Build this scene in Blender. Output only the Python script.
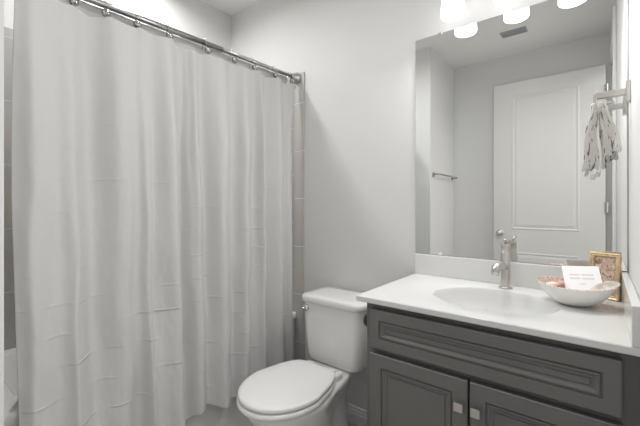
import bpy, bmesh, math, random
from mathutils import Vector, Matrix, noise
random.seed(4)
for o in list(bpy.data.objects): bpy.data.objects.remove(o)
SC = bpy.context.scene
COL = SC.collection
PI = math.pi
# ---------------------------------------------------------------- camera
cd = bpy.data.cameras.new('camera'); cam = bpy.data.objects.new('camera', cd); COL.objects.link(cam)
cd.sensor_fit = 'HORIZONTAL'; cd.sensor_width = 36; cd.lens = 36*352/640
cd.shift_y = -8/640
cd.clip_start = 0.02
cam.location = (0, -1.73, 1.22); cam.rotation_euler = (PI/2, 0, math.atan2(280, 352))
SC.camera = cam
# ---------------------------------------------------------------- world, lights, exposure
w = bpy.data.worlds.new('world'); SC.world = w; w.use_nodes = True
w.node_tree.nodes['Background'].inputs[0].default_value = (1, .98, .95, 1)
w.node_tree.nodes['Background'].inputs[1].default_value = 0.3
def area(name, loc, size, power, rot=(0,0,0), col=(1,.995,.985), sy=None):
    l = bpy.data.lights.new(name, 'AREA'); l.energy = power; l.color = col; l.size = size
    if sy: l.shape = 'RECTANGLE'; l.size_y = sy
    o = bpy.data.objects.new(name, l); COL.objects.link(o); o.location = loc; o.rotation_euler = rot
    return o
POW = dict(shade=1.7, down=6.2, hall=20, side_fill=10, can_fill=4.6, can1=10)
SHADE_STRENGTH = POW['shade']
HALL_FILL = area('hall_fill', (1.0, -1.75, 2.60), 1.0, POW['hall'])  # unseen fill added above the hall, brightens the room through the doorway
# unseen fill added at the far hall wall to light the curtain evenly
SIDE_FILL = area('hall_side_fill', (1.72, -1.55, 1.45), 1.6, POW['side_fill'], rot=(0,PI/2,0), col=(.98,.99,1), sy=2.0)
# recessed cans: an unseen one added before the vanity as room fill, one over the tub (their trims are built with the ceiling)
CANS = [(-.74, -.95, POW['can_fill']), (-1.92, -.80, POW['can1'])]
for cx_, cy_, pw_ in CANS:
    l_ = area('recessed_lamp', (cx_, cy_, 2.692), .16, pw_); l_.data.shape = 'DISK'; l_.data.spread = math.radians(165)
vs = SC.view_settings
SC.display_settings.display_device = 'sRGB'
vs.view_transform = 'Standard'; vs.look = 'None'; vs.gamma = 1; vs.use_curve_mapping = False
vs.exposure = 0.19
# ---------------------------------------------------------------- materials
def mat(name, col, rough=.5, metal=0, bump=None, spec=.5, coat=0, var=None, sub=0):
    m = bpy.data.materials.new(name); m.use_nodes = True
    n = m.node_tree.nodes; L = m.node_tree.links; b = n['Principled BSDF']
    b.inputs['Base Color'].default_value = (*col, 1); b.inputs['Roughness'].default_value = rough
    b.inputs['Metallic'].default_value = metal; b.inputs['Specular IOR Level'].default_value = spec
    b.inputs['Coat Weight'].default_value = coat
    tc = n.new('ShaderNodeTexCoord')
    if bump:
        sc_, st, det = bump
        t = n.new('ShaderNodeTexNoise'); t.inputs['Scale'].default_value = sc_; t.inputs['Detail'].default_value = det
        L.new(tc.outputs['Object'], t.inputs['Vector'])
        bp = n.new('ShaderNodeBump'); bp.inputs['Strength'].default_value = st; bp.inputs['Distance'].default_value = .002
        L.new(t.outputs['Fac'], bp.inputs['Height']); L.new(bp.outputs['Normal'], b.inputs['Normal'])
    if var:
        sc_, amt = var
        t = n.new('ShaderNodeTexNoise'); t.inputs['Scale'].default_value = sc_; t.inputs['Detail'].default_value = 4
        L.new(tc.outputs['Object'], t.inputs['Vector'])
        r = n.new('ShaderNodeValToRGB'); r.color_ramp.elements[0].position = .3; r.color_ramp.elements[1].position = .7
        r.color_ramp.elements[0].color = (*[c*(1-amt) for c in col], 1); r.color_ramp.elements[1].color = (*[min(1,c*(1+amt)) for c in col], 1)
        L.new(t.outputs['Fac'], r.inputs['Fac']); L.new(r.outputs['Color'], b.inputs['Base Color'])
    return m
M = {}
M['wall'] = mat('painted wall', (.74,.74,.73), .7, bump=(90,.07,3))
M['ceiling'] = mat('ceiling paint', (.90,.895,.88), .85, bump=(60,.2,3))
M['trim'] = mat('white trim paint', (.80,.795,.785), .35)
M['door'] = mat('door paint', (.74,.735,.72), .4)
M['porcelain'] = mat('porcelain', (.92,.92,.91), .12, coat=.3)
M['seat'] = mat('toilet seat plastic', (.95,.95,.94), .25)
M['tubm'] = mat('tub acrylic', (.80,.80,.79), .18)
M['counter'] = mat('cultured marble', (.76,.76,.75), .16, coat=.2, var=(6,.015))
M['cabinet'] = mat('charcoal cabinet paint', (.170,.168,.163), .38, var=(3,.06))
M['nickel'] = mat('brushed nickel', (.62,.60,.57), .28, 1, bump=(200,.08,2))
M['chrome'] = mat('chrome', (.75,.75,.75), .08, 1)
M['steel'] = mat('rod steel', (.50,.49,.48), .25, 1)
M['ball'] = mat('hook steel', (.45,.44,.43), .16, 1)
M['bronze'] = mat('dark bronze', (.02,.019,.018), .35, 0)
M['gold'] = mat('worn gold frame', (.74,.58,.36), .45, .35, var=(40,.25), bump=(80,.4,3))
M['mirror'] = mat('mirror silver', (.88,.885,.88), 0.0, 1)
M['dark'] = mat('dark gap', (.02,.02,.02), .8)
M['paper'] = mat('card stock', (.90,.90,.91), .6)
M['ink'] = mat('grey print', (.42,.42,.44), .7)
M['feather'] = mat('dried pampas leaf', (.66,.62,.55), .8, var=(60,.2))
M['shell'] = mat('pink shell', (.70,.40,.35), .45, var=(50,.35))
M['shellw'] = mat('cream shell', (.84,.76,.69), .45, var=(40,.12))
M['plate'] = mat('vent grey', (.45,.45,.45), .6)
M['hallm'] = mat('hall wall paint', (.72,.70,.67), .8)

def ceramic_bowl_mat():
    m = mat('bowl glaze', (.84,.80,.77), .2, coat=.3)
    n = m.node_tree.nodes; L = m.node_tree.links; b = n['Principled BSDF']
    g = n.new('ShaderNodeTexCoord'); v = n.new('ShaderNodeTexVoronoi'); v.inputs['Scale'].default_value = 150
    L.new(g.outputs['Object'], v.inputs['Vector'])
    r = n.new('ShaderNodeValToRGB'); r.color_ramp.elements[0].position=.22; r.color_ramp.elements[0].color=(.42,.13,.09,1)
    r.color_ramp.elements[1].position=.5; r.color_ramp.elements[1].color=(.80,.66,.60,1)
    L.new(v.outputs['Distance'], r.inputs['Fac']); L.new(r.outputs['Color'], b.inputs['Base Color'])
    return m
M['bowl_out'] = mat('bowl glaze outside', (.84,.82,.79), .22, coat=.3, var=(30,.03))
M['bowl_in'] = ceramic_bowl_mat()

def emis(name, col, s):
    m = bpy.data.materials.new(name); m.use_nodes = True
    b = m.node_tree.nodes['Principled BSDF']
    b.inputs['Base Color'].default_value = (.9,.9,.9,1); b.inputs['Emission Color'].default_value = (*col,1); b.inputs['Emission Strength'].default_value = s
    return m
M['shade'] = emis('lit frosted glass', (1,.99,.975), SHADE_STRENGTH)

def tile_mat(name, off, axis):
    m = bpy.data.materials.new(name); m.use_nodes = True
    n = m.node_tree.nodes; L = m.node_tree.links; b = n['Principled BSDF']
    tc = n.new('ShaderNodeTexCoord'); sp = n.new('ShaderNodeSeparateXYZ'); L.new(tc.outputs['Object'], sp.inputs[0])
    cb = n.new('ShaderNodeCombineXYZ')
    ad = n.new('ShaderNodeMath'); ad.operation='ADD'; ad.inputs[1].default_value = off[0]; L.new(sp.outputs[axis], ad.inputs[0])
    az = n.new('ShaderNodeMath'); az.operation='ADD'; az.inputs[1].default_value = off[1]; L.new(sp.outputs['Z'], az.inputs[0])
    L.new(ad.outputs[0], cb.inputs[0]); L.new(az.outputs[0], cb.inputs[1])
    br = n.new('ShaderNodeTexBrick'); L.new(cb.outputs[0], br.inputs['Vector'])
    br.inputs['Scale'].default_value = 1; br.inputs['Brick Width'].default_value = .62; br.inputs['Row Height'].default_value = .312
    br.inputs['Mortar Size'].default_value = .0035; br.inputs['Mortar Smooth'].default_value = .3; br.offset = .5
    br.inputs['Color1'].default_value = (.50,.475,.455,1); br.inputs['Color2'].default_value = (.54,.515,.495,1)
    br.inputs['Mortar'].default_value = (.66,.64,.62,1)
    no = n.new('ShaderNodeTexNoise'); no.inputs['Scale'].default_value = 5; no.inputs['Detail'].default_value = 6
    L.new(tc.outputs['Object'], no.inputs['Vector'])
    mx = n.new('ShaderNodeMix'); mx.data_type='RGBA'; mx.blend_type='MULTIPLY'; mx.inputs['Factor'].default_value=.25
    L.new(br.outputs['Color'], mx.inputs['A']); L.new(no.outputs['Color'], mx.inputs['B']); 
    L.new(mx.outputs['Result'], b.inputs['Base Color'])
    b.inputs['Roughness'].default_value = .3
    bp = n.new('ShaderNodeBump'); bp.inputs['Distance'].default_value=.002; bp.invert=True
    L.new(br.outputs['Fac'], bp.inputs['Height']); L.new(bp.outputs['Normal'], b.inputs['Normal'])
    return m
# rows of 0.312: a joint at z = 1.73 (field) and 1.886 (trim)
M['tile_x'] = tile_mat('grey wall tile x', (3.1, .142), 'X')
M['tile_y'] = tile_mat('grey wall tile y', (3.1, .142), 'Y')
M['tile_trim'] = tile_mat('grey trim tile', (3.1, .298), 'X')
for k in ('tile_trim',):
    br = [x for x in M[k].node_tree.nodes if x.type=='TEX_BRICK'][0]; br.inputs['Brick Width'].default_value = 50
    br.inputs['Color1'].default_value = (.60,.575,.555,1); br.inputs['Color2'].default_value = (.60,.575,.555,1); br.inputs['Mortar'].default_value = (.85,.83,.81,1)

def floor_mat():
    m = mat('grey wood plank floor', (.30,.27,.26), .4)
    n = m.node_tree.nodes; L = m.node_tree.links; b = n['Principled BSDF']
    tc = n.new('ShaderNodeTexCoord'); br = n.new('ShaderNodeTexBrick'); L.new(tc.outputs['Object'], br.inputs['Vector'])
    br.inputs['Scale'].default_value=1; br.inputs['Brick Width'].default_value=1.2; br.inputs['Row Height'].default_value=.15; br.inputs['Mortar Size'].default_value=.002
    br.inputs['Color1'].default_value=(.42,.39,.38,1); br.inputs['Color2'].default_value=(.48,.45,.44,1); br.inputs['Mortar'].default_value=(.16,.15,.14,1)
    L.new(br.outputs['Color'], b.inputs['Base Color'])
    return m
M['floor'] = floor_mat()

def cloth_mat(name, col, trans, crease=True):
    m = bpy.data.materials.new(name); m.use_nodes = True
    n = m.node_tree.nodes; L = m.node_tree.links; b = n['Principled BSDF']; out = n['Material Output']
    b.inputs['Base Color'].default_value = (*col,1); b.inputs['Roughness'].default_value = .75
    b.inputs['Sheen Weight'].default_value = .1
    tc = n.new('ShaderNodeTexCoord'); sp = n.new('ShaderNodeSeparateXYZ'); L.new(tc.outputs['Object'], sp.inputs[0])
    def math_(op, a, bb=None):
        x = n.new('ShaderNodeMath'); x.operation = op
        for i, q in enumerate((a, bb)):
            if q is None: continue
            if isinstance(q, (int,float)): x.inputs[i].default_value = q
            else: L.new(q, x.inputs[i])
        return x.outputs[0]
    h = None
    if crease:
        # packaging creases: short raised lines at regular heights, broken up by noise, most of them low on the cloth
        nz = n.new('ShaderNodeTexNoise'); nz.inputs['Scale'].default_value = 3.2; nz.inputs['Detail'].default_value = 3; L.new(tc.outputs['Object'], nz.inputs['Vector'])
        zz = math_('ADD', sp.outputs['Z'], math_('MULTIPLY', nz.outputs['Fac'], .05))
        fr = math_('PINGPONG', zz, .056)
        line = math_('SUBTRACT', 1, math_('MINIMUM', math_('MULTIPLY', fr, 160), 1))
        n2 = n.new('ShaderNodeTexNoise'); n2.inputs['Scale'].default_value = 9; n2.inputs['Detail'].default_value = 1; L.new(tc.outputs['Object'], n2.inputs['Vector'])
        msk = math_('MULTIPLY', math_('MAXIMUM', math_('SUBTRACT', n2.outputs['Fac'], .47), 0), 5)
        low = math_('MAXIMUM', math_('MINIMUM', math_('SUBTRACT', 1.75, sp.outputs['Z']), 1), .12)
        h = math_('MULTIPLY', math_('MULTIPLY', line, msk), low)
    wv = n.new('ShaderNodeTexNoise'); wv.inputs['Scale'].default_value = 500; L.new(tc.outputs['Object'], wv.inputs['Vector'])
    fine = math_('MULTIPLY', wv.outputs['Fac'], .12)
    hh = math_('ADD', h, fine) if h is not None else fine
    bp = n.new('ShaderNodeBump'); bp.inputs['Distance'].default_value = .004; bp.inputs['Strength'].default_value = .6
    L.new(hh, bp.inputs['Height']); L.new(bp.outputs['Normal'], b.inputs['Normal'])
    tr = n.new('ShaderNodeBsdfTranslucent'); tr.inputs[0].default_value = (*col,1); L.new(bp.outputs['Normal'], tr.inputs['Normal'])
    mx = n.new('ShaderNodeMixShader'); mx.inputs[0].default_value = trans
    L.new(b.outputs[0], mx.inputs[1]); L.new(tr.outputs[0], mx.inputs[2]); L.new(mx.outputs[0], out.inputs[0])
    return m
M['curtain'] = cloth_mat('white curtain cloth', (.65,.65,.645), .06)
M['liner'] = cloth_mat('curtain liner', (.64,.64,.635), .06, crease=False)

def towel_mat():
    m = mat('striped linen', (.74,.72,.68), .85, bump=(300,.3,2))
    n = m.node_tree.nodes; L = m.node_tree.links; b = n['Principled BSDF']
    uv = n.new('ShaderNodeUVMap'); uv.uv_map = 'uv'
    sp = n.new('ShaderNodeSeparateXYZ'); L.new(uv.outputs[0], sp.inputs[0])
    mu = n.new('ShaderNodeMath'); mu.operation='MULTIPLY'; mu.inputs[1].default_value = 75; L.new(sp.outputs[0], mu.inputs[0])
    si = n.new('ShaderNodeMath'); si.operation='SINE'; L.new(mu.outputs[0], si.inputs[0])
    r = n.new('ShaderNodeValToRGB'); r.color_ramp.elements[0].position=.35; r.color_ramp.elements[0].color=(.66,.64,.61,1)
    r.color_ramp.elements[1].position=.75; r.color_ramp.elements[1].color=(.44,.42,.39,1)
    L.new(si.outputs[0], r.inputs['Fac'])
    # dark printed sprigs scattered over the stripes
    mp = n.new('ShaderNodeMapping'); mp.inputs['Scale'].default_value = (5,4,1); L.new(uv.outputs[0], mp.inputs[0])
    v = n.new('ShaderNodeTexNoise'); v.inputs['Scale'].default_value = 1.1; v.inputs['Detail'].default_value = 2; v.inputs['Distortion'].default_value = .8; L.new(mp.outputs[0], v.inputs['Vector'])
    c = n.new('ShaderNodeMath'); c.operation='GREATER_THAN'; c.inputs[1].default_value=.60; L.new(v.outputs['Fac'], c.inputs[0])
    mx = n.new('ShaderNodeMix'); mx.data_type='RGBA'; L.new(c.outputs[0], mx.inputs['Factor']); L.new(r.outputs['Color'], mx.inputs['A'])
    mx.inputs['B'].default_value = (.16,.15,.14,1); L.new(mx.outputs['Result'], b.inputs['Base Color'])
    return m
M['towel'] = towel_mat()
M['towel_hem'] = mat('towel white hem', (.85,.84,.82), .8)
def art_mat():
    m = mat('printed art', (.6,.5,.42), .6)
    n = m.node_tree.nodes; L = m.node_tree.links; b = n['Principled BSDF']
    tc = n.new('ShaderNodeTexCoord'); no = n.new('ShaderNodeTexNoise'); no.inputs['Scale'].default_value = 55; no.inputs['Detail'].default_value = 5; no.inputs['Distortion'].default_value = 1.5
    L.new(tc.outputs['Object'], no.inputs['Vector'])
    r = n.new('ShaderNodeValToRGB'); e = r.color_ramp.elements
    e[0].position=.35; e[0].color=(.30,.20,.14,1); e[1].position=.62; e[1].color=(.74,.66,.55,1)
    q = e.new(.47); q.color=(.66,.46,.36,1)
    L.new(no.outputs['Fac'], r.inputs['Fac']); L.new(r.outputs['Color'], b.inputs['Base Color'])
    return m
M['art'] = art_mat()

# ---------------------------------------------------------------- helpers
def link(name, bm, m, parent=None, smooth=False, mods=None):
    bmesh.ops.recalc_face_normals(bm, faces=bm.faces)
    me = bpy.data.meshes.new(name); bm.to_mesh(me); bm.free()
    for x in (m if isinstance(m, (list,tuple)) else [m]): me.materials.append(x)
    if smooth:
        for p in me.polygons: p.use_smooth = True
    o = bpy.data.objects.new(name, me); COL.objects.link(o)
    if parent: o.parent = parent
    return o
def box(bm, a, b, bev=0, seg=2):
    r = bmesh.ops.create_cube(bm, size=1)
    vs_ = r['verts']
    c = [(a[i]+b[i])/2 for i in range(3)]; s = [abs(b[i]-a[i]) for i in range(3)]
    for v in vs_: v.co = Vector((c[0]+v.co.x*s[0], c[1]+v.co.y*s[1], c[2]+v.co.z*s[2]))
    if bev:
        es = list({e for v in vs_ for e in v.link_edges})
        bmesh.ops.bevel(bm, geom=es, offset=bev, segments=seg, profile=.5, affect='EDGES')
def B(*boxes, bev=0, seg=2):
    bm = bmesh.new()
    for a, b in boxes: box(bm, a, b, bev, seg)
    return bm
def loft(bm, rings, cap0=True, cap1=True, closed=True):
    R = [[bm.verts.new(p) for p in r] for r in rings]
    n = len(R[0])
    for i in range(len(R)-1):
        for j in range(n if closed else n-1):
            bm.faces.new((R[i][j], R[i][(j+1)%n], R[i+1][(j+1)%n], R[i+1][j]))
    if cap0: bm.faces.new(R[0])
    if cap1: bm.faces.new(list(reversed(R[-1])))
    return R
def tube(bm, pts, r, n=12, caps=True):
    pts = [Vector(p) for p in pts]
    rs = r if isinstance(r, (list,tuple)) else [r]*len(pts)
    rings = []; up = None
    for i, p in enumerate(pts):
        d = (pts[min(i+1,len(pts)-1)] - pts[max(i-1,0)]).normalized()
        if up is None: up = Vector((0,0,1)) if abs(d.z) < .9 else Vector((1,0,0))
        a = (up - d*up.dot(d)).normalized(); up = a; b = d.cross(a)
        rings.append([p + (a*math.cos(t)+b*math.sin(t))*rs[i] for t in [2*PI*k/n for k in range(n)]])
    loft(bm, rings, caps, caps)
def lathe(bm, prof, c, axis='Z', n=32, cap0=True, cap1=True):
    rings = []
    for r, h in prof:
        ring = []
        for k in range(n):
            t = 2*PI*k/n; x, y = r*math.cos(t), r*math.sin(t)
            p = {'Z': (x,y,h), 'Y': (x,h,y), 'X': (h,x,y)}[axis]
            ring.append((c[0]+p[0], c[1]+p[1], c[2]+p[2]))
        rings.append(ring)
    loft(bm, rings, cap0, cap1)
def rrect(x0, x1, y0, y1, r, z, n=6):
    p = []
    for cx, cy, a0 in ((x1-r,y1-r,0),(x0+r,y1-r,90),(x0+r,y0+r,180),(x1-r,y0+r,270)):
        for k in range(n+1):
            a = math.radians(a0+90*k/n); p.append((cx+r*math.cos(a), cy+r*math.sin(a), z))
    return p
def thing(name, label, cat, loc=(0,0,0), group=None):
    o = bpy.data.objects.new(name, None); COL.objects.link(o); o.location = loc; o.empty_display_size = .05
    o['label'] = label; o['category'] = cat
    if group: o['group'] = group
    return o
def P(name, bm, m, parent, smooth=False, label=None):
    """a part given in world coordinates, parented to its thing or part"""
    w_ = Vector((0,0,0)); q = parent
    while q is not None: w_ += Vector(q.location); q = q.parent
    bmesh.ops.translate(bm, verts=bm.verts, vec=-w_)
    o = link(name, bm, m, parent, smooth)
    if label: o['label'] = label
    return o
def tag(o, label, cat, group=None):
    o['label'] = label; o['category'] = cat
    if group: o['group'] = group
    return o
def S(name, bm, m, parent=None):
    o = link(name, bm, m, parent)
    if not parent: o['kind'] = 'structure'
    return o
def wn(o, ang=40):
    """smooth shading with flat broad faces kept"""
    me = o.data
    for p in me.polygons: p.use_smooth = True
    try: me.set_sharp_from_angle(angle=math.radians(ang))
    except Exception: pass
    return o

# ---------------------------------------------------------------- room
FZ = -.05; CZ = 2.705; XR = .083; XT = -2.27; YR = -2.21; XW = -1.25; YW = -1.519
S('floor', B(((XT-.1,YR-.5,FZ-.1),(XR+1.9,.12,FZ))), M['floor'])
S('ceiling', B(((XT-.1,YR-.5,CZ),(XR+1.9,.12,CZ+.1))), M['ceiling'])
S('wall_back', B(((XT-.1,0,FZ),(XR+.12,.12,CZ))), M['wall'])
S('wall_left', B(((XT-.12,YW,FZ),(XT,0,CZ))), M['wall'])
S('wall_rear', B(((XW,YR-.12,FZ),(XR+.12,YR,CZ))), M['wall'])
S('wall_alcove', B(((XT-.12,YR-.12,FZ),(XW,YW,CZ))), M['wall'])
DY0, DY1, DZ = -2.172, -1.30, 2.425       # the doorway
S('wall_right', B(((XR,DY1,FZ),(XR+.12,0,CZ)), ((XR,DY0,DZ),(XR+.12,DY1,CZ)), ((XR,YR-.12,FZ),(XR+.12,DY0,CZ))), M['wall'])
# the hall beyond the doorway
S('wall_hall', B(((1.75,YR-.5,FZ),(1.85,.12,CZ)), ((XR+.12,YR-.6,FZ),(1.85,YR-.5,CZ)), ((XR+.12,.0,FZ),(1.85,.12,CZ))), M['hallm'])
# tile surround of the tub: field tiles and a narrow trim column, proud of the paint
TT = 2.085
S('wall_tile_back', B(((XT,-.010,.45),(-1.585,0,TT))), M['tile_x'])
S('wall_tile_left', B(((XT,YW,.45),(XT+.010,-.010,TT))), M['tile_y'])
S('wall_tile_front', B(((XT+.010,YW,.45),(-1.585,YW+.010,TT))), M['tile_x'])
S('trim_1', B(((-1.585,-.011,FZ),(-1.501,0,TT)), bev=.003), M['tile_trim'])
S('trim_2', B(((-1.585,YW,FZ),(-1.501,YW+.011,TT)), bev=.003), M['tile_trim'])
def baseboard(name, a, b, axis, side):
    # profile: flat board with a stepped top
    bm = bmesh.new()
    prof = [(0,0),(.014,0),(.014,.062),(.011,.066),(.011,.078),(.008,.084),(.006,.098),(0,.102)]
    rings = []
    for t in (a, b):
        ring = []
        for d, h in prof:
            ring.append((t, side[0]+side[1]*d, FZ+h) if axis == 'X' else (side[0]+side[1]*d, t, FZ+h))
        rings.append(ring)
    loft(bm, rings)
    return S(name, bm, M['trim'])
baseboard('baseboard_back', -1.500, -.712, 'X', (0,-1))
baseboard('baseboard_right', -.57, -1.225, 'Y', (XR,-1))
baseboard('baseboard_rear', XW, -.0, 'X', (YR,1))
baseboard('baseboard_alcove', YR+.015, YW, 'Y', (XW,1))
# door casing and jamb
CW = .075
S('trim_3', B(((XR-.018,DY1,FZ),(XR,DY1+CW,DZ)), ((XR-.018,YR,DZ),(XR,DY1+CW,DZ+CW)),  bev=.004), M['trim'])
S('trim_4', B(((XR-.001,DY1-.014,FZ),(XR+.121,DY1,DZ)), ((XR-.001,DY0,FZ),(XR+.121,DY0+.006,DZ)), ((XR-.001,DY0+.006,DZ-.014),(XR+.121,DY1-.014,DZ))), M['trim'])

M['lens'] = emis('can light lens', (1,.98,.95), 3)
for (cx_, cy_, pw_), lb in zip(CANS, ('added unseen recessed fill light in the bathroom ceiling in front of the vanity','recessed can light in the ceiling above the bathtub',)):
    t_ = thing('recessed_light', lb, 'ceiling light', (cx_, cy_, CZ), 'recessed ceiling lights')
    bm = bmesh.new(); lathe(bm, [(.086,-.0005),(.098,-.0005),(.098,-.004),(.088,-.007),(.084,-.004)], (cx_,cy_,CZ), 'Z', 32, False, False); P('trim_ring', bm, M['trim'], t_, True)
    bm = bmesh.new(); lathe(bm, [(.001,-.002),(.085,-.002),(.085,-.0005),(.001,-.0005)], (cx_,cy_,CZ), 'Z', 32, False, False); P('lens', bm, M['lens'], t_)

# ---------------------------------------------------------------- the open door leaf, seen in the mirror
LX0, LX1, LY0, LY1, LZ0, LZ1 = -.835, .036, -2.165, -2.130, FZ+.012, 2.410
door = B(((LX0,LY0,LZ0),(LX1,LY1,LZ1)), bev=.002)
o = S('door_1', door, M['door'])
def door_panel(x0, x1, z0, z1):
    bm = bmesh.new()
    prof = [(0,.0),(.004,.004),(.012,.004),(.022,-.001),(.030,.0015),(.046,.004)]   # raised frame moulding, then the field
    def ring(d, h): return [(x0+d,LY1+h,z0+d),(x1-d,LY1+h,z0+d),(x1-d,LY1+h,z1-d),(x0+d,LY1+h,z1-d)]
    loft(bm, [ring(d,h) for d,h in prof], False, True)
    return P('door_panel', bm, M['door'], o)
door_panel(-.672,-.142,.985,2.275)
door_panel(-.672,-.142,.17,.765)
bm = bmesh.new(); lathe(bm, [(.001,0),(.031,0),(.031,.006),(.026,.010),(.011,.012),(.011,.040),(.024,.046),(.029,.058),(.024,.070),(.001,.074)], (-.775,LY1,.945), 'Y', 24, False, False)
P('door_knob', bm, M['nickel'], o, True)
for z in (2.20, 1.2, .2):
    bm = bmesh.new(); tube(bm, [(.046,-2.125,z-.045),(.046,-2.125,z+.045)], .008, 10); box(bm, (.030,-2.131,z-.045),(.046,-2.127,z+.045))
    P('door_hinge', bm, M['steel'], o)

# ---------------------------------------------------------------- bathtub
TX0, TX1, TY0, TY1, TZ = XT+.011, -1.563, YW+.012, -.012, .515
tub = thing('bathtub', 'white alcove bathtub behind the shower curtain', 'bathtub', ((TX0+TX1)/2,(TY0+TY1)/2,FZ))
bm = bmesh.new()
rr = lambda i, r, z: rrect(TX0+i, TX1-i, TY0+i*1.0, TY1-i*1.0, r, z)
loft(bm, [rrect(TX0,TX1-.012,TY0,TY1,.006,FZ), rrect(TX0,TX1-.012,TY0,TY1,.006,TZ-.05), rrect(TX0,TX1,TY0,TY1,.006,TZ-.04),
          rrect(TX0,TX1,TY0,TY1,.006,TZ-.010), rrect(TX0,TX1-.004,TY0,TY1,.008,TZ-.002), rrect(TX0,TX1-.012,TY0,TY1,.01,TZ),
          rrect(TX0+.05,TX1-.062,TY0+.09,TY1-.09,.09,TZ), rrect(TX0+.056,TX1-.070,TY0+.098,TY1-.098,.09,TZ-.010),
          rrect(TX0+.075,TX1-.095,TY0+.13,TY1-.12,.10,TZ-.20), rrect(TX0+.10,TX1-.12,TY0+.20,TY1-.15,.11,TZ-.38), rrect(TX0+.16,TX1-.18,TY0+.28,TY1-.22,.09,TZ-.41)])
wn(P('tub_shell', bm, M['tubm'], tub), 50)
bm = bmesh.new(); lathe(bm, [(.001,0),(.030,0),(.030,.004),(.001,.006)], (-1.9,TY1-.30,TZ-.409), 'Z', 20, False, False)
P('drain', bm, M['chrome'], tub, True)

# ---------------------------------------------------------------- curtain rod
RX = -1.56
def rz(y): return 2.053 + (y+.03)*.0245
rod = thing('shower_rod', 'brushed steel shower curtain rod with a bell flange at the tiled wall', 'curtain rod', (RX,-.76,rz(-.76)))
bm = bmesh.new(); tube(bm, [(RX,-.008,rz(-.01)),(RX,-.62,rz(-.62))], .0115, 20); P('thin_tube', bm, M['steel'], rod, True)
bm = bmesh.new(); tube(bm, [(RX,-.60,rz(-.60)),(RX,YW+.008,rz(YW))], .0135, 20); P('thick_tube', bm, M['steel'], rod, True)
for y, s in ((-.011,-1),(YW+.011,1)):
    bm = bmesh.new(); lathe(bm, [(.001,0),(.036,0),(.037,.006),(.033,.016),(.026,.030),(.019,.044),(.016,.060),(.012,.062)], (0,0,0), 'Y', 28, False, False)
    for v in bm.verts: v.co = Vector((RX+v.co.x, y+s*v.co.y, rz(y)+v.co.z))
    P('flange', bm, M['steel'], rod, True)

# ---------------------------------------------------------------- shower curtain: cloth with hanging folds
HOOK_Y = [-1.415, -1.345, -1.273, -1.160, -1.039, -.900, -.707, -.541, -.402, -.229, -.088]
def g(t, c, w_): return math.exp(-((t-c)/w_)**2)
# (y at top, y at bottom, width on the camera side, width on the far side, depth, top weight, bottom weight)
FOLDS = [
 (-1.400,-1.400,.030,.060, .018, 1, 1),
 (-1.300,-1.262,.030,.050, .020,.3, 1),
 (-1.225,-1.190,.045,.060,-.022, 1,.6),
 (-1.280,-1.272,.014,.012, .007, 0, 1),
 (-1.010,-1.006,.022,.010, .014,.1, 1),
 (-.842,-.850,.035,.012, .020, 1, 0),
 (-.800,-.770,.014,.014,-.010, 1, 0),
 (-.930,-.880,.050,.025, .014, .5, 1),
 (-1.060,-1.060,.020,.020,-.008, 0, 1),
 (-1.120,-1.120,.060,.070, .022, 1,.7),
 (-1.030,-1.000,.020,.050, .020,.35,1),
 (-.975,-1.035,.030,.030,-.012, .3,.9),
 (-.925,-.900,.060,.060, .026, 1,.9),
 (-.850,-.830,.035,.040,-.040, 1,.5),
 (-.790,-.770,.030,.050, .018,.5, 1),
 (-.735,-.700,.030,.035,-.020, 1,.7),
 (-.640,-.640,.045,.060, .026,.8, 1),
 (-.560,-.550,.030,.040,-.016,.7, 1),
 (-.480,-.500,.030,.045, .022, 1,.9),
 (-.400,-.430,.025,.030,-.010,.5, 1),
 (-.375,-.350,.020,.012, .030, 1,.5),
 (-.300,-.310,.030,.035,-.016, 1, 1),
 (-.215,-.225,.035,.040, .018,.8, 1),
 (-.150,-.150,.030,.030,-.010, 1, 1),
]
def curtain_x(y, s):
    """s = 0 at the top, 1 at the hem"""
    f = s + .10*noise.noise(Vector((y*3, s*3, 1.7)))
    f = max(0, min(1, f)); x = 0
    for yt, yb, w0, w1, d, a, b in FOLDS:
        c = yt + (yb-yt)*f + .012*noise.noise(Vector((yt*9, s*6, 3.)))
        x += d*(a+(b-a)*f)*g(y, c, w0 if y < c else w1)
    grow = .45 + .55*min(1, s/.25)
    x *= grow*2.1
    x += .004*noise.noise(Vector((y*14, s*4, 0))) + .0034*noise.noise(Vector((y*26, s*13, 5)))*(.3+s) + .0016*noise.noise(Vector((y*60, s*40, 9)))*(.3+s)
    # pulls that radiate from the hooks
    for hy in HOOK_Y:
        x += .006*g(y, hy, .03)*math.exp(-s*14)
    return -1.536 + x + .020*s
def top_z(y):
    z = rz(y) - .064
    k = min(abs(y-h) for h in HOOK_Y)
    return z + .006*math.exp(-(k/.012)**2) - min(.006, k*.1)
def hem_z(y):
    return .185 + .045*g(y,-.735,.09) - .06*min(1,max(0,(-.80-y)/.08))
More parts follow.
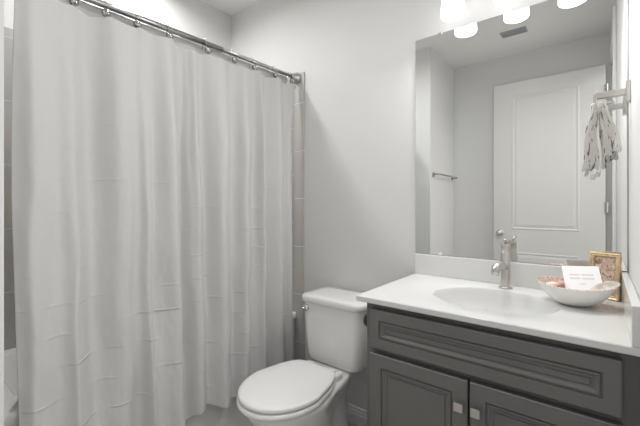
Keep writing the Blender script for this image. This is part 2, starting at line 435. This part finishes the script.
def cloth(x_fn, y0, y1, zt, zb, nu, nv, name, m, thick=.0012):
    bm = bmesh.new(); rows = []
    for j in range(nv+1):
        s = j/nv; row = []
        for i in range(nu+1):
            y = y0+(y1-y0)*i/nu
            edge = 0
            if i/nu > .9 and name == 'curtain_liner': edge = -.06*min(1,s/.12)*(i/nu-.9)/.1
            if i/nu < .06: edge = -.010*math.sin(s*5)*(1-i/nu/.06)
            if i/nu > .93 and name != 'curtain_liner': edge = -.052*min(1,(s/.16)**.7)*((i/nu-.93)/.07)**1.3
            row.append(bm.verts.new((x_fn(y,s), y+edge, zt(y)+(zb(y)-zt(y))*s)))
        rows.append(row)
    for j in range(nv):
        for i in range(nu): bm.faces.new((rows[j][i],rows[j][i+1],rows[j+1][i+1],rows[j+1][i]))
    o = link(name, bm, m, None, True)
    sd = o.modifiers.new('solid','SOLIDIFY'); sd.thickness = thick; sd.offset = 0
    return o
cur = cloth(curtain_x, -1.444, -.045, top_z, hem_z, 460, 300, 'shower_curtain', M['curtain'])
tag(cur, 'long white fabric shower curtain with fold creases hanging outside the tub', 'shower curtain')
def liner_x(y, s):
    return -1.580 + .003*math.sin(y*38) - (.090*min(1,max(0,(s-.80)/.12)))
ln = cloth(liner_x, -1.425, -.078, lambda y: rz(y)-.008, lambda y: .33, 160, 60, 'curtain_liner', M['liner'], .0006)
tag(ln, 'pale translucent liner showing as a strip above the shower curtain', 'curtain liner')
# hooks
def make_hook():
    root = thing('curtain_hook', 'placeholder', 'curtain hook', (0,0,0), 'ball hooks along the shower rod')
    bm = bmesh.new(); pts = []
    for k in range(0, 21):
        a = math.radians(-70 + 320*k/20*1.0)
        pts.append((.0165*math.cos(a)*1.0, 0, .0165*math.sin(a)+.002))
    pts = [(.012,0,-.052),(.013,0,-.030)] + pts + [(-.012,0,-.028),(-.012,0,-.040)]
    tube(bm, pts, .0014, 8); link('wire_loop', bm, M['steel'], root, True)
    bm = bmesh.new(); bmesh.ops.create_uvsphere(bm, u_segments=20, v_segments=12, radius=.0165)
    bmesh.ops.translate(bm, verts=bm.verts, vec=(.026,0,-.045)); link('ball', bm, M['ball'], root, True)
    return root
proto = make_hook()
HL = ['ball hook on the shower rod near the open left end of the curtain','ball hook on the shower rod, second from the curtain left end',
 'ball hook at the very top edge of the photo, where the rod leaves the frame','ball hook on the rod, leftmost one shown whole with its wire','ball hook on the rod, second of those shown whole from the left',
 'ball hook on the rod above the deep fold where the curtain top steps down','ball hook on the rod, first one to the right of the deep curtain fold','ball hook on the middle of the rod stretch between the two curtain folds',
 'ball hook just left of the sharp vertical fold near the curtain right end','second ball hook from the bell flange at the tiled wall','ball hook nearest the bell flange at the tiled wall']
for i, y in enumerate(HOOK_Y):
    if i == 0: r = proto
    else:
        r = proto.copy(); COL.objects.link(r)
        for ch in proto.children:
            c = ch.copy(); COL.objects.link(c); c.parent = r
    r.location = (RX, y, rz(y)); r['label'] = HL[i]; r.rotation_euler = (0, 0, random.uniform(-.25,.25))

# ---------------------------------------------------------------- toilet
CXT = -1.105
toilet = thing('toilet', 'white two-piece toilet with closed lid between the tub and the vanity', 'toilet', (CXT,-.40,FZ))
def egg(z, yb, yf, w, yc=None, nb=3.2, nar=.22, n=64, sx=1, pw=1.5):
    """elongated outline: squarish narrowing back, elliptical front"""
    if yc is None: yc = yb - (yb-yf)*.50
    out = []
    for k in range(n):
        a = 2*PI*k/n; c, s_ = math.cos(a), math.sin(a)
        if s_ <= 0:
            out.append((CXT+w*c, yc+(yc-yf)*s_, z))
        else:
            e = 2/nb
            x = w*math.copysign(abs(c)**e, c); q = abs(s_)**e
            out.append((CXT+x*(1-nar*q**pw), yc+(yb-yc)*q, z))
    return out
# bowl and pedestal
bm = bmesh.new()
def ped(z, yb, yf, w):
    k = (.44, .75) if z > .335 else (.64, .50) if z > .15 else (.35, .8)
    return egg(z, yb, yf, w, yc=yf+.26 if z > .15 else None, nb=3, nar=k[0], pw=k[1])
loft(bm, [ped(FZ,-.12,-.60,.122), ped(FZ+.015,-.12,-.60,.122), ped(FZ+.03,-.125,-.59,.112), ped(.06,-.13,-.575,.092), ped(.13,-.13,-.60,.096),
          ped(.19,-.12,-.66,.122), ped(.24,-.10,-.715,.150), ped(.29,-.08,-.755,.169), ped(.33,-.06,-.775,.178), ped(.345,-.05,-.785,.181), ped(.360,-.05,-.790,.182),
          ped(.368,-.055,-.782,.174)])
wn(P('bowl', bm, M['porcelain'], toilet), 60)
SK = dict(nb=7.0, nar=.33, yc=-.585)
bm = bmesh.new()
loft(bm, [egg(.372,-.368,-.798,.176,**SK), egg(.376,-.360,-.812,.186,**SK), egg(.381,-.358,-.818,.190,**SK), egg(.392,-.358,-.818,.190,**SK), egg(.397,-.361,-.814,.186,**SK)])
wn(P('seat', bm, M['seat'], toilet), 50)
bm = bmesh.new()
loft(bm, [egg(.3995,-.366,-.798,.172,**SK), egg(.401,-.366,-.798,.172,**SK), egg(.403,-.359,-.808,.184,**SK), egg(.407,-.357,-.812,.187,**SK), egg(.417,-.357,-.812,.187,**SK), egg(.4215,-.359,-.809,.184,**SK), egg(.4240,-.366,-.790,.170,**SK), egg(.4260,-.396,-.72,.12,**SK)])
wn(P('lid', bm, M['seat'], toilet), 50)
bm = bmesh.new()
loft(bm, [rrect(CXT-.112,CXT+.112,-.388,-.295,.02,.366), rrect(CXT-.116,CXT+.116,-.392,-.291,.024,.370), rrect(CXT-.116,CXT+.116,-.392,-.291,.024,.392), rrect(CXT-.112,CXT+.112,-.388,-.295,.02,.3965)])
wn(P('hinge_deck', bm, M['seat'], toilet), 50)
for s in (-1,1):
    bm = bmesh.new(); box(bm, (CXT+s*.070-.020,-.350,.388),(CXT+s*.070+.020,-.325,.409), .006, 3); wn(P('hinge_cap', bm, M['seat'], toilet), 40)
    bm = bmesh.new(); lathe(bm, [(.018,0),(.018,.008),(.012,.018),(.001,.021)], (CXT+s*.115,-.30,FZ+.0), 'Z', 16, False, False)
    P('bolt_cap', bm, M['seat'], toilet, True)
# tank, tapering down, rounded underside
bm = bmesh.new()
def tk(i, z, r, f=0): return rrect(CXT-.197+i, CXT+.190-i, -.262+i*.55+f, -.030-i*.1, r, z, 8)
loft(bm, [tk(.055,.368,.05), tk(.030,.373,.06), tk(.018,.386,.06), tk(.013,.41,.052), tk(.009,.50,.045), tk(.004,.62,.042), tk(0,.692,.042)])
wn(P('tank', bm, M['porcelain'], toilet), 50)
bm = bmesh.new()
def tl(i, z): return rrect(CXT-.208+i, CXT+.201-i, -.278+i, -.020-i, .055, z, 10)
loft(bm, [tl(.012,.6895), tl(.004,.692), tl(0,.697), tl(0,.716), tl(.003,.724), tl(.010,.7285), tl(.05,.730)])
wn(P('tank_lid', bm, M['porcelain'], toilet), 60)
# flush lever: round boss on the front left corner and a short arm
bm = bmesh.new()
lathe(bm, [(.001,0),(.019,0),(.020,-.008),(.016,-.016),(.001,-.019)], (CXT-.158,-.2585,.658), 'Y', 20, False, False)
tube(bm, [(CXT-.158,-.270,.658),(CXT-.164,-.279,.657),(CXT-.176,-.281,.656),(CXT-.186,-.280,.656)], [.006,.006,.008,.007], 12)
P('flush_lever', bm, M['chrome'], toilet, True, 'chrome flush lever')

# ---------------------------------------------------------------- vanity cabinet
VX0, VX1, VYF, VZT = -.712, XR-.001, -.540, .850
van = thing('vanity_cabinet', 'charcoal painted vanity cabinet with one long false drawer over two doors', 'cabinet', ((VX0+VX1)/2,-.27,FZ))
P('cabinet_body', B(((VX0,VYF+.018,FZ+.10),(VX0+.018,-.001,VZT)), ((VX1-.018,VYF+.018,FZ+.10),(VX1,-.001,VZT)), ((VX0,VYF+.018,FZ+.10),(VX1,-.001,FZ+.118)), ((VX0+.018,-.010,FZ+.118),(VX1-.018,-.001,VZT)),
   ((VX0+.01,VYF+.08,FZ),(VX1-.001,VYF+.095,FZ+.10))), M['cabinet'], van)
# face frame: stiles and rails
P('face_frame', B(((VX0,VYF,FZ+.10),(VX0+.040,VYF+.018,VZT)), ((VX1-.040,VYF,FZ+.10),(VX1,VYF+.018,VZT)), ((VX0+.04,VYF,VZT-.040),(VX1-.04,VYF+.018,VZT)),
   ((VX0+.04,VYF,.652),(VX1-.04,VYF+.018,.694)), ((VX0+.04,VYF,FZ+.10),(VX1-.04,VYF+.018,FZ+.14))), M['cabinet'], van)
def raised(x0, x1, z0, z1, m1, y0=VYF-.0005, t=.027):
    """panel front: slab, mitred recess moulding, raised field"""
    yf = y0-t
    bm = bmesh.new()
    def ring(d, y): return [(x0+d,y,z0+d),(x1-d,y,z0+d),(x1-d,y,z1-d),(x0+d,y,z1-d)]
    pr = [(0,y0),(0,yf+.003),(.003,yf),(m1,yf),(m1+.001,yf+.006),(m1+.005,yf+.0065),(m1+.006,yf+.002),(m1+.010,yf+.001),(m1+.018,yf+.007),(m1+.022,yf+.007),(m1+.023,yf+.009)]
    pr += [(m1+.026,yf+.009),(m1+.027,yf+.006)]
    loft(bm, [ring(d,y) for d,y in pr], True, True)
    return bm
P('false_drawer_front', raised(-.684,.044,.682,.827,.038), M['cabinet'], van)
def pull(x, z, parent):
    bm = B(((x-.014,VYF-.051,z-.014),(x+.014,VYF-.045,z+.014)), bev=.0012)
    tube(bm, [(x,VYF-.0265,z),(x,VYF-.046,z)], .006, 12)
    P('pull', bm, M['nickel'], parent, False, 'square nickel pull')
for x0, x1, px in ((-.684,-.3285,-.351),(-.3225,.044,-.300)):
    d = P('door', raised(x0,x1,FZ+.115,.662,.047), M['cabinet'], van)
    pull(px, .580, d)

# countertop with a moulded oval basin, one casting
CX0, CX1, CYF, CYB, CT = -.742, XR-.001, -.572, -.001, .87
bc = (-.318,-.302); brx, bry = .212, .172
ct = thing('vanity_countertop', 'white cultured marble vanity top with a moulded oval basin', 'countertop', (bc[0],bc[1],CT-.02))
bm = bmesh.new(); N = 96
def rectpt(a, i=0):
    c, s_ = math.cos(a), math.sin(a)
    X0, X1, Y0, Y1 = CX0+i, CX1-i, CYF+i, CYB-i
    t = min(((X1 if c>0 else X0)-bc[0])/c if abs(c)>1e-9 else 1e9, ((Y1 if s_>0 else Y0)-bc[1])/s_ if abs(s_)>1e-9 else 1e9)
    return bc[0]+c*t, bc[1]+s_*t
angs = [2*PI*k/N for k in range(N)]
for X in (CX0,CX1):
    for Y in (CYF,CYB):
        a = math.atan2(Y-bc[1], X-bc[0]) % (2*PI)
        k = min(range(N), key=lambda q: abs(angs[q]-a)); angs[k] = a
def ell(f, z): return [(bc[0]+brx*f*math.cos(a), bc[1]+bry*f*math.sin(a), z) for a in angs]
rings = [[(*rectpt(a,.003), CT-.022) for a in angs], [(*rectpt(a), CT-.019) for a in angs], [(*rectpt(a), CT-.003) for a in angs], [(*rectpt(a,.003), CT) for a in angs]]
for f, z in ((1.015,CT),(1.0,CT-.001),(.985,CT-.005),(.965,CT-.020),(.925,CT-.050),(.84,CT-.085),(.68,CT-.108),(.45,CT-.124),(.2,CT-.130),(.09,CT-.131)): rings.append(ell(f,z))
loft(bm, rings, False, True)
wn(P('counter_slab', bm, M['counter'], ct), 35)
P('backsplash', B(((CX0,-.020,CT-.0005),(CX1,-.001,.972)), bev=.003), M['counter'], ct)
P('side_splash', B(((CX1-.021,CYF,CT-.0005),(CX1,-.0205,.972)), bev=.003), M['counter'], ct)
bm = bmesh.new(); lathe(bm, [(.001,0),(.022,0),(.022,.003),(.016,.005),(.001,.006)], (bc[0],bc[1],CT-.1308), 'Z', 24, False, False)
P('drain', bm, M['nickel'], ct, True)

# faucet
FX, FY = -.312, -.080
fa = thing('faucet', 'brushed nickel single-hole faucet with short curved spout at the basin', 'faucet', (FX,FY,CT))
bm = bmesh.new(); lathe(bm, [(.001,0),(.026,0),(.026,.005),(.022,.007),(.001,.0075)], (FX,FY,CT+.0005), 'Z', 28, False, False); P('base_ring', bm, M['nickel'], fa, True)
bm = bmesh.new(); lathe(bm, [(.0185,.006),(.0185,.150),(.0165,.153)], (FX,FY,CT), 'Z', 28); wn(P('body', bm, M['nickel'], fa))
bm = bmesh.new(); lathe(bm, [(.0165,.153),(.0185,.156),(.0185,.182),(.016,.187),(.001,.189)], (FX,FY,CT), 'Z', 28, True, False); wn(P('handle_cap', bm, M['nickel'], fa))
bm = bmesh.new(); tube(bm, [(FX,FY,CT+.186),(FX+.004,FY-.004,CT+.198),(FX+.006,FY-.030,CT+.204),(FX+.006,FY-.048,CT+.205)], [.006,.0055,.005,.006], 12); P('lever', bm, M['nickel'], fa, True)
bm = bmesh.new(); pts=[]
for k in range(9):
    a = math.radians(20+90*k/8)
    q = k/8
    pts.append((FX-.016*q, FY-.008-.112*math.sin(q*PI/2)**.9, CT+.088+.026*math.sin(PI*q*.75)-.034*q**3))
tube(bm, pts, [.0135]*3+[.0145]*3+[.0155]*3, 18); P('spout', bm, M['nickel'], fa, True)

# ---------------------------------------------------------------- mirror
mi = thing('wall_mirror', 'large frameless mirror above the vanity backsplash', 'mirror', (-.335,-.003,.975))
P('mirror_glass', B(((-.743,-.006,.975),(.079,-.001,2.065))), M['mirror'], mi)
for z in (2.063,.979):
    bm = B(((-.624,-.010,z-.006),(-.606,-.0005,z+.006)), bev=.002); P('mirror_clip', bm, M['chrome'] if z>2 else M['trim'], mi)

# ---------------------------------------------------------------- vanity light: plate, bar, three lit shades
LXs = (-.523,-.300,-.090); LYc = -.105; SZ = 2.076
vl = thing('vanity_light', 'nickel wall light with three lit white glass shades above the mirror', 'wall light', (-.306,0,2.25))
P('back_plate', B(((-.366,-.022,2.21),(-.246,-.0005,2.31)), bev=.004), M['nickel'], vl)
bm = bmesh.new(); tube(bm, [(-.545,-.05,2.26),(-.067,-.05,2.26)], .010, 16); tube(bm, [(-.306,-.02,2.26),(-.306,-.05,2.26)], .012, 12); P('cross_bar', bm, M['nickel'], vl, True)
for x in LXs:
    bm = bmesh.new(); tube(bm, [(x,-.05,2.26),(x,-.080,2.262),(x,-.100,2.250),(x,LYc,2.225)], .008, 12); lathe(bm, [(.001,.046),(.014,.045),(.030,.026),(.030,.0),(.001,-.001)], (x,LYc,2.200), 'Z', 24, False, False)
    P('socket_arm', bm, M['nickel'], vl, True)
    bm = bmesh.new(); lathe(bm, [(.044,2.200-SZ),(.046,.11),(.0525,.006),(.050,.0),(.044,-.003),(.020,-.006)], (x,LYc,SZ), 'Z', 36)
    dl = area('bulb_light', (x, LYc-.004, SZ-.022), .062, POW['down']/3, rot=(math.radians(-32),0,0)); dl.data.shape = 'DISK'; dl.parent = vl; dl.location = (x-vl.location.x, LYc-.004-vl.location.y, SZ-.022-vl.location.z)
    wn(P('glass_shade', bm, M['shade'], vl, False, 'lit white frosted glass shade'))

# ---------------------------------------------------------------- towel holder on the right wall and its towel
HY, HZ = -.115, 1.612
th = thing('towel_holder', 'square nickel towel arm on the right wall beside the mirror', 'towel holder', (XR,HY,HZ))
P('wall_plate', B(((XR-.013,HY-.020,HZ-.036),(XR-.0003,HY+.020,HZ+.036)), bev=.002), M['nickel'], th)
P('arm', B(((-.012,HY-.011,HZ-.011),(XR-.011,HY+.011,HZ+.011)), ((-.020,HY-.011,HZ-.034),(-.008,HY+.011,HZ+.006)), ((-.012,HY-.006,HZ-.034),(.040,HY+.006,HZ-.023)), bev=.002), M['nickel'], th)
tw = thing('hand_towel', 'striped beige and white linen hand towel with dark sprigs bunched over the nickel arm', 'towel', (-.02,HY,HZ))
def flap(name, top, bot, L0, L1, side, ph, m, z_top, amp=.006, parent=tw):
    """a gathered flap of cloth: narrow where it crosses the arm, fanning out below. top/bot = (x centre, width), L = drop at each edge"""
    nu, nv = 36, 60; bm = bmesh.new(); uvl = bm.loops.layers.uv.new('uv'); rows = []
    for j in range(nv+1):
        v = j/nv; row = []
        for i in range(nu+1):
            u = i/nu; k = v**.8
            cx = top[0]+(bot[0]-top[0])*k; wd = top[1]+(bot[1]-top[1])*k
            drop = L0+(L1-L0)*u
            A = amp*(.5+.7*v)
            x = cx+(u-.5)*wd + .003*math.sin(9*v+ph)
            y = HY + side*(.010 + .010*v + A*(1+math.sin(u*PI*1.5+ph+.9*v)) + A*.10*math.sin(u*23+ph*2))
            row.append(bm.verts.new((x, y, z_top - drop*v - .004*math.sin(u*14+ph)*v)))
        rows.append(row)
    for j in range(nv):
        for i in range(nu):
            f = bm.faces.new((rows[j][i],rows[j][i+1],rows[j+1][i+1],rows[j+1][i]))
            for lp, (a, b) in zip(f.loops, ((i,j),(i+1,j),(i+1,j+1),(i,j+1))): lp[uvl].uv = (a/nu+ph, b/nv+ph)
    o = P(name, bm, m, parent, True)
    sd = o.modifiers.new('solid','SOLIDIFY'); sd.thickness = .0025; sd.offset = 0
    return o
zt = HZ+.010
# saddle over the arm, then the hanging flaps
bm = bmesh.new(); rows = []
for j in range(13):
    a = PI*j/12; row = []
    for i in range(25):
        u = i/24
        row.append(bm.verts.new((-.018+.036*u, HY - (.0100+.0012*math.sin(u*26))*math.cos(a), zt-.038+(.0100+.0012*math.sin(u*20))*math.sin(a))))
    rows.append(row)
for j in range(12):
    for i in range(24): bm.faces.new((rows[j][i],rows[j][i+1],rows[j+1][i+1],rows[j+1][i]))
sdl = P('towel_saddle', bm, M['towel'], tw, True); q = sdl.modifiers.new('solid','SOLIDIFY'); q.thickness = .0025; q.offset = 0
flap('towel_flap', (-.017,.016), (-.028,.050), .240, .236, -1, .3, M['towel'], zt-.038, .005)
flap('towel_flap', (.003,.018), (.037,.050), .196, .176, -1, 2.1, M['towel'], zt-.038, .006)
flap('towel_flap', (-.010,.028), (-.004,.050), .205, .222, 1, 4.0, M['towel'], zt-.038, .004)
flap('towel_corner', (-.012,.016), (-.014,.034), .265, .240, -1, 1.2, M['towel_hem'], zt-.04, .0012)

# towel bar on the wall by the tub (seen in the mirror)
tb = thing('towel_bar', 'dark nickel towel bar on the pale wall reflected in the mirror', 'towel bar', (XW,-1.87,1.51))
bm = bmesh.new(); pts = [(XW+.006,-1.590,1.515),(XW+.040,-1.590,1.515),(XW+.055,-1.600,1.513),(XW+.062,-1.625,1.512),(XW+.062,-2.10,1.507),(XW+.055,-2.128,1.506),(XW+.040,-2.138,1.506),(XW+.006,-2.138,1.506)]
tube(bm, pts, .0085, 14); P('bar', bm, M['steel'], tb, True)
for y in (-1.590,-2.138):
    bm = bmesh.new(); lathe(bm, [(.001,0.0005),(.026,0.0005),(.026,.006),(.018,.010),(.001,.011)], (XW,y,1.511), 'X', 24, False, False); P('post_flange', bm, M['steel'], tb, True)

# toilet paper holder knob on the cabinet side
tp = thing('paper_holder', 'small dark bronze paper holder post on the left side of the vanity cabinet', 'paper holder', (VX0,-.50,.766))
bm = bmesh.new(); lathe(bm, [(.001,-.0003),(.030,-.0003),(.031,-.010),(.024,-.026),(.001,-.030)], (VX0,-.50,.757), 'X', 24, False, False); P('flange', bm, M['bronze'], tp, True)
bm = bmesh.new(); tube(bm, [(VX0-.020,-.50,.757),(VX0-.030,-.50,.757),(VX0-.034,-.494,.757),(VX0-.034,-.37,.757)], .009, 12); P('arm', bm, M['bronze'], tp, True)

# ceiling vent seen in the mirror
ve = thing('ceiling_vent', 'small dark slotted vent in the ceiling reflected in the mirror', 'vent', (-.58,-1.68,CZ))
P('grille_frame', B(((-.678,-1.735,CZ-.008),(-.482,-1.725,CZ-.0003)), ((-.678,-1.635,CZ-.008),(-.482,-1.625,CZ-.0003)), ((-.678,-1.725,CZ-.008),(-.668,-1.635,CZ-.0003)), ((-.492,-1.725,CZ-.008),(-.482,-1.635,CZ-.0003)), bev=.001), M['plate'], ve)
for k in range(5):
    y = -1.715+.0175*k
    P('slat', B(((-.668,y,CZ-.007),(-.492,y+.008,CZ-.002))), M['plate'], ve)
P('duct_opening', B(((-.668,-1.725,CZ-.0012),(-.492,-1.635,CZ-.0004))), M['dark'], ve)

# ---------------------------------------------------------------- on the counter
# gold picture frame leaning by the mirror
fr = thing('picture_frame', 'small worn gold picture frame standing behind the white bowl', 'picture frame', (.012,-.050,CT))
fw, fh, b_ = .096, .172, .013
bm = bmesh.new()
def fring(i, y): return [(-fw/2+i,y,i),(fw/2-i,y,i),(fw/2-i,y,fh-i),(-fw/2+i,y,fh-i)]
loft(bm, [fring(0,.016),fring(0,.004),fring(.002,.001),fring(.005,0),fring(.009,.004),fring(.013,.003),fring(.016,.008),fring(.016,.012)], False, False)
link('frame_moulding', bm, M['gold'], fr)
link('backing', B(((-fw/2+.002,.012,.002),(fw/2-.002,.017,fh-.002))), M['gold'], fr)
bm = B(((-fw/2+.0175,.0095,.0175),(fw/2-.0175,.0118,fh-.0175))); link('art_print', bm, M['art'], fr)
fr.rotation_euler = (math.radians(-7), 0, math.radians(-19))
fr.location = (.006, -.052, CT+.001)

# bowl
BX, BY = -.070, -.200
bo = thing('decor_bowl', 'white ceramic bowl with coral speckled inside and rim on the vanity top', 'bowl', (BX,BY,CT))
def bring(r, z, n=64):
    return [(BX+r*math.cos(2*PI*k/n), BY+r*.92*math.sin(2*PI*k/n), CT+z+ (.006*(math.cos(2*PI*k/n)**2)*(z/.07)**2)) for k in range(n)]
outp = [(.035,.0005),(.038,.0008),(.050,.004),(.072,.017),(.092,.036),(.106,.054),(.115,.071)]
bm = bmesh.new(); loft(bm, [bring(r,z) for r,z in outp], True, False); P('bowl_wall', bm, M['bowl_out'], bo, True)
inp = [(.115,.071),(.1135,.0725),(.1115,.070),(.102,.054),(.088,.037),(.068,.020),(.046,.009),(.02,.0075)]
bm = bmesh.new(); loft(bm, [bring(r,z) for r,z in inp], False, True); P('bowl_lining', bm, M['bowl_in'], bo, True, 'coral speckled inside of the bowl')

# shells in the bowl
def shell(x, y, z, r, m, label, rz_):
    bm = bmesh.new(); nu, nv = 28, 10; rings = []
    for j in range(nv+1):
        q = j/nv; ring = []
        for i in range(nu):
            a = 2*PI*i/nu; rr_ = r*math.sin(PI*q*.5)*(1+.05*math.cos(i*PI))
            ring.append((rr_*math.cos(a), rr_*.85*math.sin(a) + r*.25*q, r*.55*math.cos(PI*q*.5)))
        rings.append(ring)
    rings[0] = [(.0005*math.cos(2*PI*i/nu), .0005*math.sin(2*PI*i/nu), r*.55) for i in range(nu)]
    loft(bm, rings, True, True)
    o = link('seashell', bm, m, None, True); o.location = (x,y,z); o.rotation_euler = (random.uniform(-.4,.2), random.uniform(-.2,.2), rz_)
    tag(o, label, 'shell', 'shells in the bowl')
shell(-.135,-.215,CT+.060,.024,M['shellw'],'cream seashell at the left side of the bowl',.4)
shell(-.112,-.170,CT+.060,.020,M['shell'],'pink seashell behind the cream one in the bowl',1.5)
shell(-.128,-.242,CT+.058,.018,M['shell'],'pink seashell at the front of the bowl beside the card',2.6)
shell(-.118,-.140,CT+.062,.015,M['shell'],'pink seashell at the back of the bowl left of the card',.9)

# card standing in the bowl
ca = thing('greeting_card', 'white folded card with two faint grey lines of print standing in the bowl', 'card', (-.038,-.185,CT+.026))
cw, ch = .112, .130
bm = bmesh.new(); box(bm, (-cw/2,0,0),(cw/2,.0010,ch)); link('card_front', bm, M['paper'], ca)
bm = bmesh.new(); box(bm, (-cw/2,.0012,0),(cw/2,.0022,ch*.98)); link('card_back', bm, M['paper'], ca)
for k, (z0, x0, n_, h) in enumerate(((.089,-.036,14,.0060),(.073,-.036,14,.0066),(.052,-.009,5,.003))):
    bm = bmesh.new()
    for i in range(n_):
        st_ = .0052 if k < 2 else .0036; wd = st_*.62; x = x0+i*st_
        if k<2 and i in (6,): continue
        box(bm, (x,-.0003,z0),(x+.0008,0,z0+h)); box(bm, (x+wd-.0008,-.0003,z0),(x+wd,0,z0+h)); box(bm, (x,-.0003,z0+h*.35),(x+wd,0,z0+h*.35+.0012))
    link('printed_line', bm, M['ink'], ca)
ca.rotation_euler = (math.radians(-42), math.radians(-3), math.radians(11))

# dried leaf lying against the right rim
bm = bmesh.new(); nu, nv = 8, 24; rows=[]
for j in range(nv+1):
    v = j/nv; wd = .040*math.sin(PI*min(1,v*.92+.06))**.8; row=[]
    for i in range(nu+1):
        u = i/nu-.5
        row.append(bm.verts.new((-.025+.080*v, -.232+.050*v+u*wd*.75, CT+.062+.022*v+u*wd*.70+abs(u)*wd*.2)))
    rows.append(row)
for j in range(nv):
    for i in range(nu): bm.faces.new((rows[j][i],rows[j][i+1],rows[j+1][i+1],rows[j+1][i]))
lf = link('dried_leaf', bm, M['feather'], None, True); q = lf.modifiers.new('solid','SOLIDIFY'); q.thickness=.0015
tag(lf, 'pale dried leaf resting over the right rim of the bowl', 'leaf')
